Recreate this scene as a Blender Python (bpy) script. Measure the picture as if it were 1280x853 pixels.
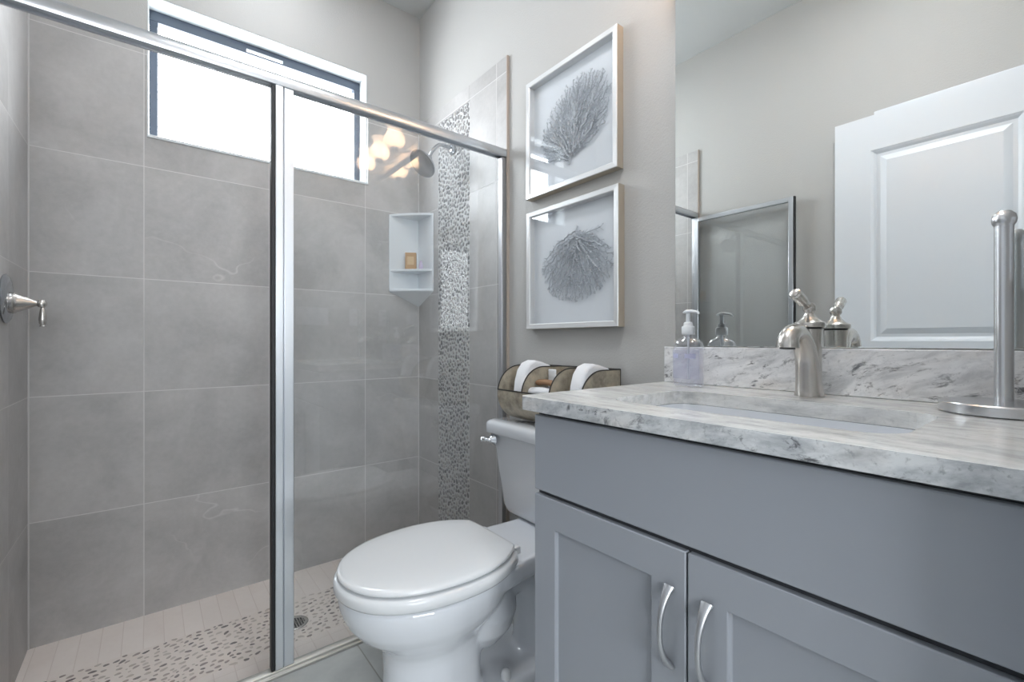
import bpy, bmesh, math, random
from mathutils import Vector, Matrix, kdtree

for o in list(bpy.data.objects):
    bpy.data.objects.remove(o)
C = bpy.context.scene.collection
SC = bpy.context.scene
PI = math.pi
Z0 = 1.05                      # height of the camera above the bathroom floor

# ------------------------------------------------------------------ camera, world, exposure
cam_d = bpy.data.cameras.new('camera')
cam_d.sensor_width = 36.0
cam_d.lens = 569.0 / 1280.0 * 36.0
cam_d.clip_start = 0.01
cam = bpy.data.objects.new('camera', cam_d)
C.objects.link(cam)
cam.location = (0, 0, Z0)
cam.rotation_euler = (PI / 2, 0, -math.radians(90 - math.degrees(math.atan2(716, 569))))
SC.camera = cam

W = bpy.data.worlds.new('overcast_sky')
SC.world = W
W.use_nodes = True
W.node_tree.nodes['Background'].inputs[0].default_value = (0.91, 0.96, 1.0, 1)
W.node_tree.nodes['Background'].inputs[1].default_value = 7.0

SC.view_settings.view_transform = 'Standard'
SC.view_settings.look = 'None'
SC.view_settings.gamma = 1.0
SC.view_settings.use_curve_mapping = False
SC.view_settings.exposure = 1.32
SC.cycles.use_denoising = True
SC.cycles.max_bounces = 14
SC.cycles.diffuse_bounces = 6
SC.cycles.glossy_bounces = 8
SC.cycles.transparent_max_bounces = 24
SC.cycles.sample_clamp_indirect = 6.0
SC.cycles.caustics_reflective = False

SHADE_STRENGTH = 1.4           # lit glass shades of the vanity lamp
ROOM_STRENGTH = 17.0          # unseen flush lamp added to the bathroom ceiling
SHOWER_STRENGTH = 7.5         # unseen flush lamp added to the shower ceiling
BULB_POWER = 0.8               # warm bulbs of the vanity lamp, inside the shades
HALL_STRENGTH = 4.0           # unseen hall ceiling lamp, added behind the doorway

# a portal at the window so that the sky outside is sampled well
pl = bpy.data.lights.new('window_daylight', 'AREA')
pl.shape = 'RECTANGLE'; pl.size = 0.85; pl.size_y = 0.52
pl.cycles.is_portal = True
po = bpy.data.objects.new('window_daylight', pl)
C.objects.link(po)
po.location = (0.4525, 2.56, 2.19)
po.rotation_euler = (-PI / 2, 0, 0)

hl = bpy.data.lights.new('added_hall_daylight', 'AREA')  # portal for the unseen hall window that is added for frontal light
hl.shape = 'RECTANGLE'; hl.size = 1.55; hl.size_y = 1.4
hl.cycles.is_portal = True
ho = bpy.data.objects.new('added_hall_daylight', hl)
C.objects.link(ho)
ho.location = (-.525, -2.46, 1.7)
ho.rotation_euler = (PI / 2, 0, 0)

# ------------------------------------------------------------------ mesh helpers
class MB:
    def __init__(s):
        s.v = []; s.f = []; s.m = []
    def add(s, vs, fs, mi=0):
        b = len(s.v)
        s.v += [tuple(v) for v in vs]
        for f in fs:
            s.f.append([b + i for i in f]); s.m.append(mi)
    def box(s, x0, x1, y0, y1, z0, z1, mi=0):
        vs = [(x, y, z) for z in (z0, z1) for y in (y0, y1) for x in (x0, x1)]
        s.add(vs, [(0, 2, 3, 1), (4, 5, 7, 6), (0, 1, 5, 4), (2, 6, 7, 3), (0, 4, 6, 2), (1, 3, 7, 5)], mi)
        return s
    def rings(s, rings, cap0=True, cap1=True, closed=True, mi=0):
        n = len(rings[0]); vs = [p for r in rings for p in r]; fs = []
        for i in range(len(rings) - 1):
            for j in range(n if closed else n - 1):
                k = (j + 1) % n
                fs.append((i * n + j, i * n + k, (i + 1) * n + k, (i + 1) * n + j))
        if cap0: fs.append(tuple(range(n))[::-1])
        if cap1: fs.append(tuple((len(rings) - 1) * n + j for j in range(n)))
        s.add(vs, fs, mi)
        return s
    def tube(s, pts, rad, n=12, mi=0, flat=None, up=None):
        P = [Vector(p) for p in pts]
        if not hasattr(rad, '__len__'): rad = [rad] * len(P)
        rs = []; prev = None
        for i, p in enumerate(P):
            d = (P[min(i + 1, len(P) - 1)] - P[max(i - 1, 0)])
            if d.length < 1e-9: d = Vector((0, 0, 1))
            d.normalize()
            if prev is None:
                a = Vector(up) if up else (Vector((0, 0, 1)) if abs(d.z) < .9 else Vector((1, 0, 0)))
            else:
                a = prev
            a = a - d * a.dot(d)
            if a.length < 1e-6: a = d.orthogonal()
            a.normalize(); prev = a; b = d.cross(a)
            fa = flat[i] if flat else 1.0
            rs.append([p + a * (math.cos(2 * PI * k / n) * rad[i] * fa) + b * (math.sin(2 * PI * k / n) * rad[i]) for k in range(n)])
        return s.rings(rs, mi=mi)
    def lathe(s, prof, loc=(0, 0, 0), axis=(0, 0, 1), n=28, mi=0, sx=1.0, sy=1.0, cap=True):
        ax = Vector(axis).normalized()
        q = Vector((0, 0, 1)).rotation_difference(ax)
        L = Vector(loc); rs = []
        for r, z in prof:
            rs.append([L + q @ Vector((r * sx * math.cos(2 * PI * k / n), r * sy * math.sin(2 * PI * k / n), z)) for k in range(n)])
        return s.rings(rs, cap, cap, mi=mi)
    def prism(s, poly, h0, h1, fn, mi=0):
        """poly in 2-D, extruded from h0 to h1; fn(a, b, h) gives the 3-D point"""
        return s.rings([[fn(a, b, h0) for a, b in poly], [fn(a, b, h1) for a, b in poly]], mi=mi)
    def build(s, name, mats, parent=None, smooth=False, bevel=0.0, seg=2, angle=35, subsurf=0):
        me = bpy.data.meshes.new(name)
        me.from_pydata(s.v, [], s.f)
        if not isinstance(mats, (list, tuple)): mats = [mats]
        for m in mats: me.materials.append(m)
        me.polygons.foreach_set('material_index', s.m)
        bm = bmesh.new(); bm.from_mesh(me)
        bmesh.ops.recalc_face_normals(bm, faces=bm.faces)
        bm.to_mesh(me); bm.free()
        me.update()
        o = bpy.data.objects.new(name, me)
        C.objects.link(o)
        if parent: attach(o, parent)
        if bevel:
            md = o.modifiers.new('b', 'BEVEL'); md.width = bevel; md.segments = seg
            md.limit_method = 'ANGLE'; md.angle_limit = math.radians(angle)
            md.harden_normals = False
        if subsurf:
            md = o.modifiers.new('s', 'SUBSURF'); md.levels = subsurf; md.render_levels = subsurf
        if smooth or bevel:
            set_smooth(me, angle if not smooth or smooth is True else smooth)
        return o

def set_smooth(me, ang=40):
    me.polygons.foreach_set('use_smooth', [True] * len(me.polygons))
    bm = bmesh.new(); bm.from_mesh(me)
    lim = math.radians(max(ang, 40))
    for e in bm.edges:
        if len(e.link_faces) == 2 and e.calc_face_angle(0) > lim:
            e.smooth = False
    bm.to_mesh(me); bm.free()

def attach(o, parent):
    o.parent = parent
    # every mesh is built in room coordinates: only an Empty root carries an offset of its own
    o.matrix_parent_inverse = Matrix.Identity(4) if parent.parent else Matrix.Translation(parent.location).inverted()

def thing(name, label, cat, loc=(0, 0, 0), group=None):
    o = bpy.data.objects.new(name, None)
    C.objects.link(o); o.location = loc
    o.empty_display_size = 0.05
    return tag(o, label, cat, group)

def tag(o, label, cat, group=None):
    o['label'] = label; o['category'] = cat
    if group: o['group'] = group
    return o

def struct(o, label=None, cat=None):
    o['kind'] = 'structure'
    if label: o['label'] = label
    if cat: o['category'] = cat
    return o

def catmull(pts, per=6):
    P = [Vector(p) for p in pts]; P = [P[0]] + P + [P[-1]]; out = []
    for i in range(1, len(P) - 2):
        for k in range(per):
            t = k / per
            a, b, c, d = P[i - 1], P[i], P[i + 1], P[i + 2]
            out.append(0.5 * ((2 * b) + (c - a) * t + (2 * a - 5 * b + 4 * c - d) * t * t + (3 * b - a - 3 * c + d) * t ** 3))
    out.append(P[-2])
    return out

def rrect(x0, x1, y0, y1, r, n=6):
    out = []
    for cx, cy, a0 in ((x1 - r, y1 - r, 0), (x0 + r, y1 - r, 90), (x0 + r, y0 + r, 180), (x1 - r, y0 + r, 270)):
        for k in range(n + 1):
            a = math.radians(a0 + 90 * k / n)
            out.append((cx + r * math.cos(a), cy + r * math.sin(a)))
    return out

# ------------------------------------------------------------------ material helpers
class NT:
    def __init__(s, name):
        s.mat = bpy.data.materials.new(name); s.mat.use_nodes = True
        s.t = s.mat.node_tree; s.bsdf = s.t.nodes['Principled BSDF']; s.out = s.t.nodes['Material Output']
    def put(s, sock, v):
        if isinstance(v, bpy.types.NodeSocket): s.t.links.new(v, sock)
        elif isinstance(v, (tuple, list)) and len(v) == 3 and sock.type == 'RGBA': sock.default_value = (*v, 1)
        else: sock.default_value = v
    def n(s, typ, ins=None, **props):
        nd = s.t.nodes.new(typ)
        for k, v in props.items(): setattr(nd, k, v)
        for k, v in (ins or {}).items(): s.put(nd.inputs[k], v)
        return nd
    def math(s, op, a, b=0.0, c=None):
        ins = {0: a, 1: b}
        if c is not None: ins[2] = c
        return s.n('ShaderNodeMath', ins, operation=op).outputs[0]
    def mix(s, f, a, b):
        nd = s.n('ShaderNodeMix', data_type='RGBA')
        s.put(nd.inputs[0], f); s.put(nd.inputs[6], a); s.put(nd.inputs[7], b)
        return nd.outputs[2]
    def mapr(s, v, a, b, c=0.0, d=1.0):
        return s.n('ShaderNodeMapRange', {0: v, 1: a, 2: b, 3: c, 4: d}).outputs[0]
    def coord(s):
        return s.n('ShaderNodeTexCoord').outputs['Object']
    def vscale(s, v, sc):
        return s.n('ShaderNodeVectorMath', {0: v, 1: sc}, operation='MULTIPLY').outputs[0]
    def vadd(s, v, w):
        return s.n('ShaderNodeVectorMath', {0: v, 1: w}, operation='ADD').outputs[0]
    def noise(s, v, scale, detail=4, rough=.5, dist=0.0, out=0):
        return s.n('ShaderNodeTexNoise', {'Vector': v, 'Scale': scale, 'Detail': detail, 'Roughness': rough, 'Distortion': dist}).outputs[out]
    def ramp(s, f, stops):
        nd = s.n('ShaderNodeValToRGB', {0: f}); e = nd.color_ramp.elements
        while len(e) < len(stops): e.new(.5)
        for el, (p, c) in zip(e, stops): el.position = p; el.color = (*c, 1)
        return nd.outputs[0]
    def bump(s, h, strength=.3, dist=.002):
        s.put(s.bsdf.inputs['Normal'], s.n('ShaderNodeBump', {'Height': h, 'Strength': strength, 'Distance': dist}).outputs[0])
    def set(s, **k):
        for a, v in k.items(): s.put(s.bsdf.inputs[a.replace('_', ' ')], v)
        return s

def simple(name, col, rough=.5, metal=0.0, noise_bump=None, vary=0.0, **extra):
    m = NT(name)
    c = m.coord()
    if vary:
        f = m.noise(c, 9, 5)
        m.put(m.bsdf.inputs['Base Color'], m.mix(f, tuple(x * (1 - vary) for x in col), tuple(min(1, x * (1 + vary)) for x in col)))
    else:
        m.set(Base_Color=col)
    m.set(Roughness=rough, Metallic=metal)
    for k, v in extra.items(): m.put(m.bsdf.inputs[k.replace('_', ' ')], v)
    if noise_bump:
        sc, st, di = noise_bump
        m.bump(m.noise(c, sc, 3), st, di)
    return m.mat

def srgb(r, g, b):
    f = lambda x: (x / 255 / 12.92) if x / 255 <= .04045 else ((x / 255 + .055) / 1.055) ** 2.4
    return (f(r), f(g), f(b))

def tile_material(name, ua, va, u0, v0, su, sv, lo, hi, grout, gw=.0035, veins=True, rough=.42):
    m = NT(name)
    c = m.coord()
    sep = m.n('ShaderNodeSeparateXYZ', {0: c})
    ids = []; ds = []
    for ax, o, s in ((ua, u0, su), (va, v0, sv)):
        q = m.math('DIVIDE', m.math('SUBTRACT', sep.outputs[ax], o), s)
        ids.append(m.math('FLOOR', q))
        fr = m.math('FRACT', m.math('ADD', q, 100.0))
        ds.append(m.math('MULTIPLY', m.math('MINIMUM', fr, m.math('SUBTRACT', 1.0, fr)), s))
    d = m.math('MINIMUM', ds[0], ds[1])
    g = m.mapr(d, gw * .35, gw * .65, 1.0, 0.0)
    idv = m.n('ShaderNodeCombineXYZ', {0: ids[0], 1: ids[1]}).outputs[0]
    wn = m.n('ShaderNodeTexWhiteNoise', {'Vector': idv})
    off = m.vscale(wn.outputs['Color'], (17, 13, 11))
    cc = m.vadd(c, off)
    big = m.noise(cc, 3.2, 7, .58, .6)
    fine = m.noise(cc, 45, 6, .65)
    f = m.math('ADD', m.math('MULTIPLY', big, .75), m.math('MULTIPLY', fine, .25))
    col = m.mix(m.mapr(f, .34, .66), lo, hi)
    col = m.mix(m.math('MULTIPLY', m.math('SUBTRACT', wn.outputs['Value'], .5), .25), col, lo)
    if veins:
        v1 = m.noise(m.vscale(cc, (1, 1, 1.7)), 1.0, 4, .5, .15)
        line = m.mapr(m.math('ABSOLUTE', m.math('SUBTRACT', v1, .5)), 0.0, .0035, 1.0, 0.0)
        msk = m.mapr(m.noise(m.vadd(cc, (5, 5, 5)), 1.9, 2), .55, .68)
        col = m.mix(m.math('MULTIPLY', m.math('MULTIPLY', line, msk), .24), col, tuple(min(1, x * 1.7) for x in hi))
    col = m.mix(g, col, grout)
    m.set(Base_Color=col, Roughness=m.mix(g, (rough,) * 3, (.8,) * 3))
    m.bump(m.math('SUBTRACT', m.math('MULTIPLY', fine, .15), g), .35, .0012)
    return m.mat

def glass_material(name, tint=(1, 1, 1), f0=.045, pw=5.0):
    m = NT(name)
    t = m.n('ShaderNodeBsdfTransparent', {0: tint})
    gl = m.n('ShaderNodeBsdfGlossy', {0: (1, 1, 1), 'Roughness': 0.0})
    lw = m.n('ShaderNodeLayerWeight', {'Blend': .5}).outputs['Facing']
    fr = m.math('ADD', m.math('MULTIPLY', m.math('POWER', lw, pw), 1 - f0), f0)
    mx = m.n('ShaderNodeMixShader', {0: fr, 1: t.outputs[0], 2: gl.outputs[0]})
    m.t.links.new(mx.outputs[0], m.out.inputs[0])
    return m.mat

# ------------------------------------------------------------------ materials
PAINT = simple('greige_wall_paint', srgb(184, 183, 181), .62, noise_bump=(170, .5, .002))
CEIL = simple('white_ceiling_paint', srgb(200, 202, 202), .8, noise_bump=(120, .4, .002))
REVEAL = simple('white_reveal_paint', srgb(228, 232, 234), .6)
DOORW = simple('white_door_enamel', srgb(224, 228, 234), .28)
TS = .4605
TLO, THI, TGR = srgb(164, 162, 161), srgb(191, 189, 188), srgb(209, 207, 206)
TILE_A = tile_material('grey_wall_tile_back', 0, 2, -.02, 1.765, TS, TS, TLO, THI, TGR)
TILE_B = tile_material('grey_wall_tile_side', 1, 2, 1.64, 1.765, 0.85, TS, TLO, THI, TGR)
TILE_L = tile_material('grey_wall_tile_left', 1, 2, 1.64, 1.765, TS, TS, TLO, THI, TGR)
FLOOR = tile_material('grey_floor_tile', 0, 1, .56, 1.12, TS, TS, srgb(178, 181, 180), srgb(198, 200, 198), srgb(156, 156, 150), gw=.004, veins=False, rough=.38)
MOSAIC = tile_material('tan_mosaic_tile', 0, 1, -.02, 2.40, .062, .30, srgb(232, 221, 214), srgb(241, 232, 226), srgb(224, 212, 205), gw=.0025, veins=False, rough=.5)
PGROUT_W = simple('light_pebble_grout', srgb(202, 202, 202), .85, noise_bump=(180, .4, .002))
PGROUT_F = simple('tan_pebble_grout', srgb(234, 224, 217), .85, noise_bump=(160, .3, .002))

def pebble_material(name, stops, rough=.45):
    m = NT(name)
    r = m.n('ShaderNodeNewGeometry').outputs['Random Per Island']
    col = m.ramp(r, stops)
    nz = m.noise(m.coord(), 90, 3)
    m.set(Base_Color=m.mix(m.math('MULTIPLY', nz, .35), col, (.5, .48, .46)), Roughness=rough)
    return m.mat
PEB_W = pebble_material('grey_wall_pebble', [(0, srgb(92, 92, 94)), (.2, srgb(126, 126, 129)), (.6, srgb(152, 151, 151)), (1, srgb(178, 176, 172))])
PEB_F = pebble_material('mixed_floor_pebble', [(0, srgb(84, 76, 74)), (.14, srgb(120, 108, 104)), (.35, srgb(166, 150, 142)), (.7, srgb(194, 180, 170)), (1, srgb(208, 196, 188))])

TRACKM = simple('satin_track_aluminium', (.50, .49, .46), .45, 1.0)
CHROME = simple('polished_chrome', (.80, .82, .85), .12, 1.0)
ALU = simple('bright_anodised_aluminium', (.62, .64, .67), .28, 1.0)
NICKEL = simple('brushed_nickel', (.60, .575, .545), .27, 1.0)
STEEL = simple('brushed_steel', (.70, .71, .73), .25, 1.0)
PULL = simple('satin_nickel_pull', (.52, .53, .55), .38, 1.0)
SHCHROME = simple('shower_chrome', (.50, .52, .55), .14, 1.0)
POSTM = simple('bright_post_aluminium', (.80, .83, .87), .32, 1.0)
SEAL = simple('black_rubber_seal', (.012, .012, .014), .5)
GLASS = glass_material('clear_shower_glass', (.975, .985, .988), .05)
PICGLASS = glass_material('clear_picture_glass', (1, 1, 1), .04)
PANE = glass_material('clear_window_pane', (1, 1, 1), .03)
WINFRAME = simple('dark_window_frame', srgb(74, 84, 98), .4)
PORC = simple('white_porcelain', srgb(218, 221, 226), .08, Coat_Weight=.5)
SEATP = simple('white_seat_plastic', srgb(219, 221, 223), .14)
CAB = simple('blue_grey_cabinet_paint', srgb(150, 154, 161), .42, noise_bump=(60, .06, .001))
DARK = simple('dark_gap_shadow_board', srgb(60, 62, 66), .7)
WHITEPL = simple('white_plastic', srgb(232, 236, 240), .35)
CERAMIC = simple('white_caddy_ceramic', srgb(222, 226, 230), .2)

def mirror_material():
    m = NT('silvered_mirror')
    m.set(Base_Color=(.86, .885, .875), Metallic=1.0, Roughness=0.0)
    return m.mat
MIRROR = mirror_material()

def granite(name, rot, stops, an, fs, flecks, patchy, speck):
    m = NT(name)
    c = m.coord()
    c = m.n('ShaderNodeMapping', {'Vector': c, 'Rotation': rot}).outputs[0]
    wob = m.noise(c, 6, 3, out=1)
    c = m.vadd(c, m.vscale(wob, (.05, .05, .05)))
    st = m.noise(m.vscale(c, an), 3.2, 7, .64)
    col = m.ramp(st, [(.30, stops[0]), (.44, stops[1]), (.6, stops[2])])
    warm = m.noise(m.vscale(c, (6, 1.8, 6)), 3, 3)
    col = m.mix(m.mapr(warm, .55, .75, 0, .30), col, srgb(204, 192, 180))
    patch = m.noise(m.vscale(c, (8, 4, 12)), 1.8, 6, .65, .6)
    col = m.mix(m.mapr(patch, .50, .66, 0, patchy), col, srgb(142, 145, 149))
    fl = m.noise(m.vscale(c, fs), 1.5, 7, .72, .5)
    msk = m.mapr(m.noise(m.vadd(m.vscale(c, (7, 3.2, 8)), (3, 1, 2)), 1.6, 4), .42, .60)
    col = m.mix(m.math('MULTIPLY', m.math('MULTIPLY', m.mapr(fl, .555, .65), msk), flecks), col, srgb(96, 97, 100))
    sp = m.noise(c, 120, 4, .7)
    col = m.mix(m.mapr(sp, .56, .70, 0, speck), col, srgb(130, 133, 135))
    m.set(Base_Color=col, Roughness=.16)
    return m.mat
LIGHT = (srgb(192, 193, 192), srgb(216, 216, 213), srgb(230, 230, 228))
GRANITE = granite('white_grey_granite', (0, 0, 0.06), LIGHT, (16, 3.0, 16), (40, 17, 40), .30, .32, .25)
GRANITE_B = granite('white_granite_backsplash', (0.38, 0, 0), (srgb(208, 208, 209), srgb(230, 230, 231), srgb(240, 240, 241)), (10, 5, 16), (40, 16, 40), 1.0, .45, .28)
GRANITE_E = granite('shaded_mottled_granite_edge', (0.25, 0, 0), (srgb(154, 157, 160), srgb(184, 187, 190), srgb(208, 210, 211)), (12, 6, 16), (34, 20, 34), 1.0, .5, .6)  # mottled stone, its greys darkened to carry the shade on the front edge

def galvanized():
    m = NT('galvanized_tin')
    c = m.coord()
    f = m.noise(c, 26, 6, .65)
    col = m.ramp(f, [(.3, srgb(132, 124, 112)), (.52, srgb(172, 163, 146)), (.7, srgb(190, 177, 156))])
    m.set(Base_Color=col, Metallic=.2, Roughness=.5)
    return m.mat
TIN = galvanized()
TINRIM = simple('dark_tin_rim', srgb(58, 56, 54), .5, .5)
TOWEL = simple('white_terry', srgb(232, 233, 236), .95, noise_bump=(420, .8, .003))
FRAME = simple('silver_leaf_frame', srgb(216, 217, 218), .34, .35, vary=.06)
FRAMESIDE = simple('lamplit_tan_frame_side', srgb(178, 169, 155), .5, .2, vary=.12)  # wood sides, with the vanity lamp's warm light put into the tan
MAT = simple('pale_mat_board', srgb(222, 227, 233), .8)
CORAL = simple('silver_grey_coral', srgb(176, 181, 188), .45, .1, vary=.12)
KRAFT = simple('kraft_soap_wrap', srgb(186, 152, 116), .7, vary=.1)

def shade_mat():
    m = NT('lit_frosted_glass_shade')
    tr = m.n('ShaderNodeBsdfTransparent', {0: (1.0, .9, .8)})
    m.t.links.new(m.n('ShaderNodeMixShader', {0: .62, 1: tr.outputs[0], 2: m.bsdf.outputs[0]}).outputs[0], m.out.inputs[0])
    m.set(Base_Color=(.9, .86, .8), Roughness=.3, Emission_Color=(1.0, .80, .62), Emission_Strength=SHADE_STRENGTH)
    return m.mat
SHADE = shade_mat()
def emit(name, col, st):
    m = NT(name)
    m.set(Base_Color=(.9, .9, .9), Emission_Color=col, Emission_Strength=st)
    return m.mat
ROOM_LIT = emit('added_room_diffuser', (.96, .98, 1.0), ROOM_STRENGTH)
SHOWER_LIT = emit('added_shower_diffuser', (.92, .96, 1.0), SHOWER_STRENGTH)
HALL_LIT = emit('added_hall_diffuser', (.95, .975, 1.0), HALL_STRENGTH)

# ------------------------------------------------------------------ the room
XL, XB, YA = -.361, 1.227, 2.407      # painted faces of left wall, right wall, back wall
TXL, TXB, TYA = -.349, 1.215, 2.395   # tile faces
H = 2.925
SF = -.075                            # shower floor
YD = 1.584                            # shower screen plane
TT = 1.245 + Z0                       # top of the tile
wx0, wx1, wz0, wz1 = -.010, .915, .850 + Z0, 1.435 + Z0

struct(MB().box(-1.4, XB, -2.4, YD + .02, -.12, 0.0).build('floor', FLOOR))
struct(MB().box(XL, XB, YD + .02, YA, -.2, SF).build('shower_floor', MOSAIC))
struct(MB().box(TXL, TXB, YD + .005, YD + .021, SF, -.0005).build('trim_4', FLOOR))
struct(MB().box(-1.4, XB + .12, -2.4, YA + .14, H, H + .1).build('ceiling', CEIL))
b = MB()
b.box(XL - .1, wx0, YA, YA + .14, -.2, H).box(wx1, XB, YA, YA + .14, -.2, H)
b.box(wx0, wx1, YA, YA + .14, -.2, wz0 - .01).box(wx0, wx1, YA, YA + .14, wz1, H)
struct(b.build('wall_back', PAINT))
struct(MB().box(XB, XB + .12, -.12, YA + .14, -.2, H).build('wall_right', PAINT))
struct(MB().box(XL - .12, XL, -.12, YA + .14, -.2, H).build('wall_left', PAINT))
b = MB()
b.box(.62, XB, -.12, 0, 0, H).box(-1.4, -.33, -.12, 0, 0, H).box(-.33, .62, -.12, 0, 2.16, H)
struct(b.build('wall_front', PAINT))
b = MB()
b.box(-1.52, -1.4, -2.4, -.12, 0, H); b.box(XB, XB + .12, -2.4, -.12, 0, H); HX0, HX1, HZ0, HZ1 = -1.3, .25, 1.0, 2.4
b.box(-1.4, HX0, -2.52, -2.4, 0, H).box(HX1, XB, -2.52, -2.4, 0, H).box(HX0, HX1, -2.52, -2.4, 0, HZ0).box(HX0, HX1, -2.52, -2.4, HZ1, H)
struct(b.build('wall_hall', PAINT))
b = MB()
b.box(HX0, HX1, -2.48, -2.44, HZ0, HZ0 + .05).box(HX0, HX1, -2.48, -2.44, HZ1 - .05, HZ1)
for x in (HX0, (HX0 + HX1) / 2 - .025, HX1 - .05): b.box(x, x + .05, -2.48, -2.44, HZ0 + .05, HZ1 - .05)
w2 = struct(b.build('added_hall_window', WINFRAME, bevel=.002))  # unseen hall window, added so daylight reaches the vanity front
MB().box(HX0 + .05, HX1 - .05, -2.463, -2.457, HZ0 + .05, HZ1 - .05).build('window_pane', PANE, w2)
# window reveal lining
b = MB()
b.box(wx0, wx1, YA + .001, YA + .10, wz1 - .006, wz1).box(wx1 - .006, wx1, YA + .001, YA + .10, wz0, wz1 - .006)
b.box(wx0, wx0 + .006, YA + .001, YA + .10, wz0, wz1 - .006)
b.box(wx0, wx1, TYA - .006, YA + .10, wz0 - .012, wz0)
struct(b.build('trim_3', REVEAL, bevel=.002))

# tile cladding
b = MB()
b.box(TXL, wx0, TYA, YA, SF, TT).box(wx1, TXB, TYA, YA, SF, TT).box(wx0, wx1, TYA, YA, SF, wz0 - .012)
struct(b.build('wall_tile_back', TILE_A))
py0, py1 = 1.862, 2.166
ty0 = 1.568
b = MB()
b.box(TXB, XB, ty0, py0, SF, TT).box(TXB, XB, py1, YA, SF, TT).box(TXB, XB, py0, py1, 1.167 + Z0, TT)
struct(b.build('wall_tile_right', TILE_B, bevel=.002))
struct(MB().box(XL, TXL, ty0, YA, SF, TT).build('wall_tile_left', TILE_L, bevel=.002))
struct(MB().box(XB - .013, XB, ty0 - .006, ty0 - .0005, 0, TT).build('trim_5', simple('tan_tile_edge', srgb(172, 160, 150), .5)))
struct(MB().box(XL, TXL + .001, ty0 - .006, ty0 - .0005, 0, TT).build('trim_6', bpy.data.materials['tan_tile_edge']))
struct(MB().box(XB - .014, XB, .80, ty0 - .007, 0, .13).build('baseboard_right', DOORW, bevel=.003))

GROUTC = simple('pale_corner_grout', srgb(206, 205, 204), .8)
struct(MB().box(TXL, TXL + .004, TYA - .004, TYA, SF, TT).build('trim_9', GROUTC))
struct(MB().box(TXB - .004, TXB, TYA - .004, TYA, SF, TT).build('trim_10', GROUTC))

def pebbles(mb, rect, n_try, smin, smax, elong, ang, spread_a, gap, fn, hgt, seed, big_bias=1.5):
    rnd = random.Random(seed)
    u0, u1, v0, v1 = rect
    placed = []; cell = {}
    cs = smax * elong * 2
    for t in range(n_try):
        fr = t / n_try
        s = smin + (smax - smin) * (1 - fr) ** big_bias * rnd.uniform(.75, 1)
        e = elong * rnd.uniform(.7, 1.15); a = ang + rnd.gauss(0, spread_a)
        la = s * e
        u = rnd.uniform(u0 + s * .6, u1 - s * .6); v = rnd.uniform(v0 + s * .6, v1 - s * .6)
        ca, sa = math.cos(a), math.sin(a)
        # three discs along the long axis stand for the stone when testing for overlap
        ds = [(u + ca * k * (la - s), v + sa * k * (la - s)) for k in (-1, 0, 1)]
        if any(not (u0 + s * .5 < p < u1 - s * .5 and v0 + s * .5 < q < v1 - s * .5) for p, q in ds): continue
        ci, cj = int(u / cs), int(v / cs); ok = True
        for i in (ci - 1, ci, ci + 1):
            for j in (cj - 1, cj, cj + 1):
                for (ds2, s2) in cell.get((i, j), ()):
                    for p in ds:
                        for q in ds2:
                            if (p[0] - q[0]) ** 2 + (p[1] - q[1]) ** 2 < (s + s2 + gap) ** 2: ok = False; break
                        if not ok: break
                    if not ok: break
                if not ok: break
            if not ok: break
        if not ok: continue
        cell.setdefault((ci, cj), []).append((ds, s))
        N = 10; ph = rnd.uniform(0, 6); wob = [1 + .09 * math.sin(2 * k + ph) + rnd.uniform(-.05, .05) for k in range(N)]
        rings = []
        for rr, h in ((1.0, -.0005), (.93, hgt * .6), (.68, hgt)):
            ring = []
            for k in range(N):
                th = 2 * PI * k / N
                x = math.cos(th) * la * rr * wob[k]; y = math.sin(th) * s * rr * wob[k]
                ring.append(fn(u + ca * x - sa * y, v + sa * x + ca * y, h))
            rings.append(ring)
        mb.rings(rings, cap0=False)
        placed.append(1)
    return len(placed)

b = MB().box(TXB + .002, XB, py0, py1, SF, 1.167 + Z0)
struct(b.build('trim_1', PGROUT_W))
b = MB()
pebbles(b, (py0 + .001, py1 - .001, SF, 1.165 + Z0), 60000, .0040, .0090, 1.5, PI / 2 + .25, .5, .0013,
        lambda u, v, h: (TXB + .002 - h, u, v), .0035, 5, 1.1)
o = b.build('pebble_strip', PEB_W, smooth=60); struct(o)
fy0, fy1 = 1.835, 2.135
b = MB().box(TXL, TXB, fy0, fy1, SF - .004, SF + .001)
struct(b.build('trim_2', PGROUT_F))
b = MB()
DRAIN = (.452, 1.955)
def ffn(u, v, h): return (u, v, SF + .001 + h)
pebbles(b, (TXL, TXB, fy0, fy1), 5200, .0022, .0068, 1.9, 0.12, .32, .0052, ffn, .0015, 11, .6)
# leave the place of the drain free
keep_v, keep_f = b.v, []
for f in b.f:
    if not any((b.v[i][0] - DRAIN[0]) ** 2 + (b.v[i][1] - DRAIN[1]) ** 2 < .05 ** 2 for i in f): keep_f.append(f)
b.f = keep_f; b.m = [0] * len(keep_f)
o = b.build('pebble_inlay', PEB_F, smooth=60); struct(o)

# window
w = MB(); fy = YA + .095
w.box(wx0, wx1, fy, fy + .045, wz1 - .052, wz1 - .0065).box(wx0, wx1, fy, fy + .045, wz0 + .0005, wz0 + .035)
w.box(wx0 + .0065, wx0 + .036, fy, fy + .045, wz0 + .035, wz1 - .052).box(wx1 - .036, wx1 - .0065, fy, fy + .045, wz0 + .035, wz1 - .052)
win = struct(w.build('window_1', WINFRAME, bevel=.002))
MB().box(wx0 + .034, wx1 - .034, fy + .018, fy + .024, wz0 + .033, wz1 - .05).build('window_pane', PANE, win)
MB().box(.36, .52, fy - .008, fy + .001, wz1 - .047, wz1 - .034).build('latch_rail', REVEAL, win, bevel=.002)

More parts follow.
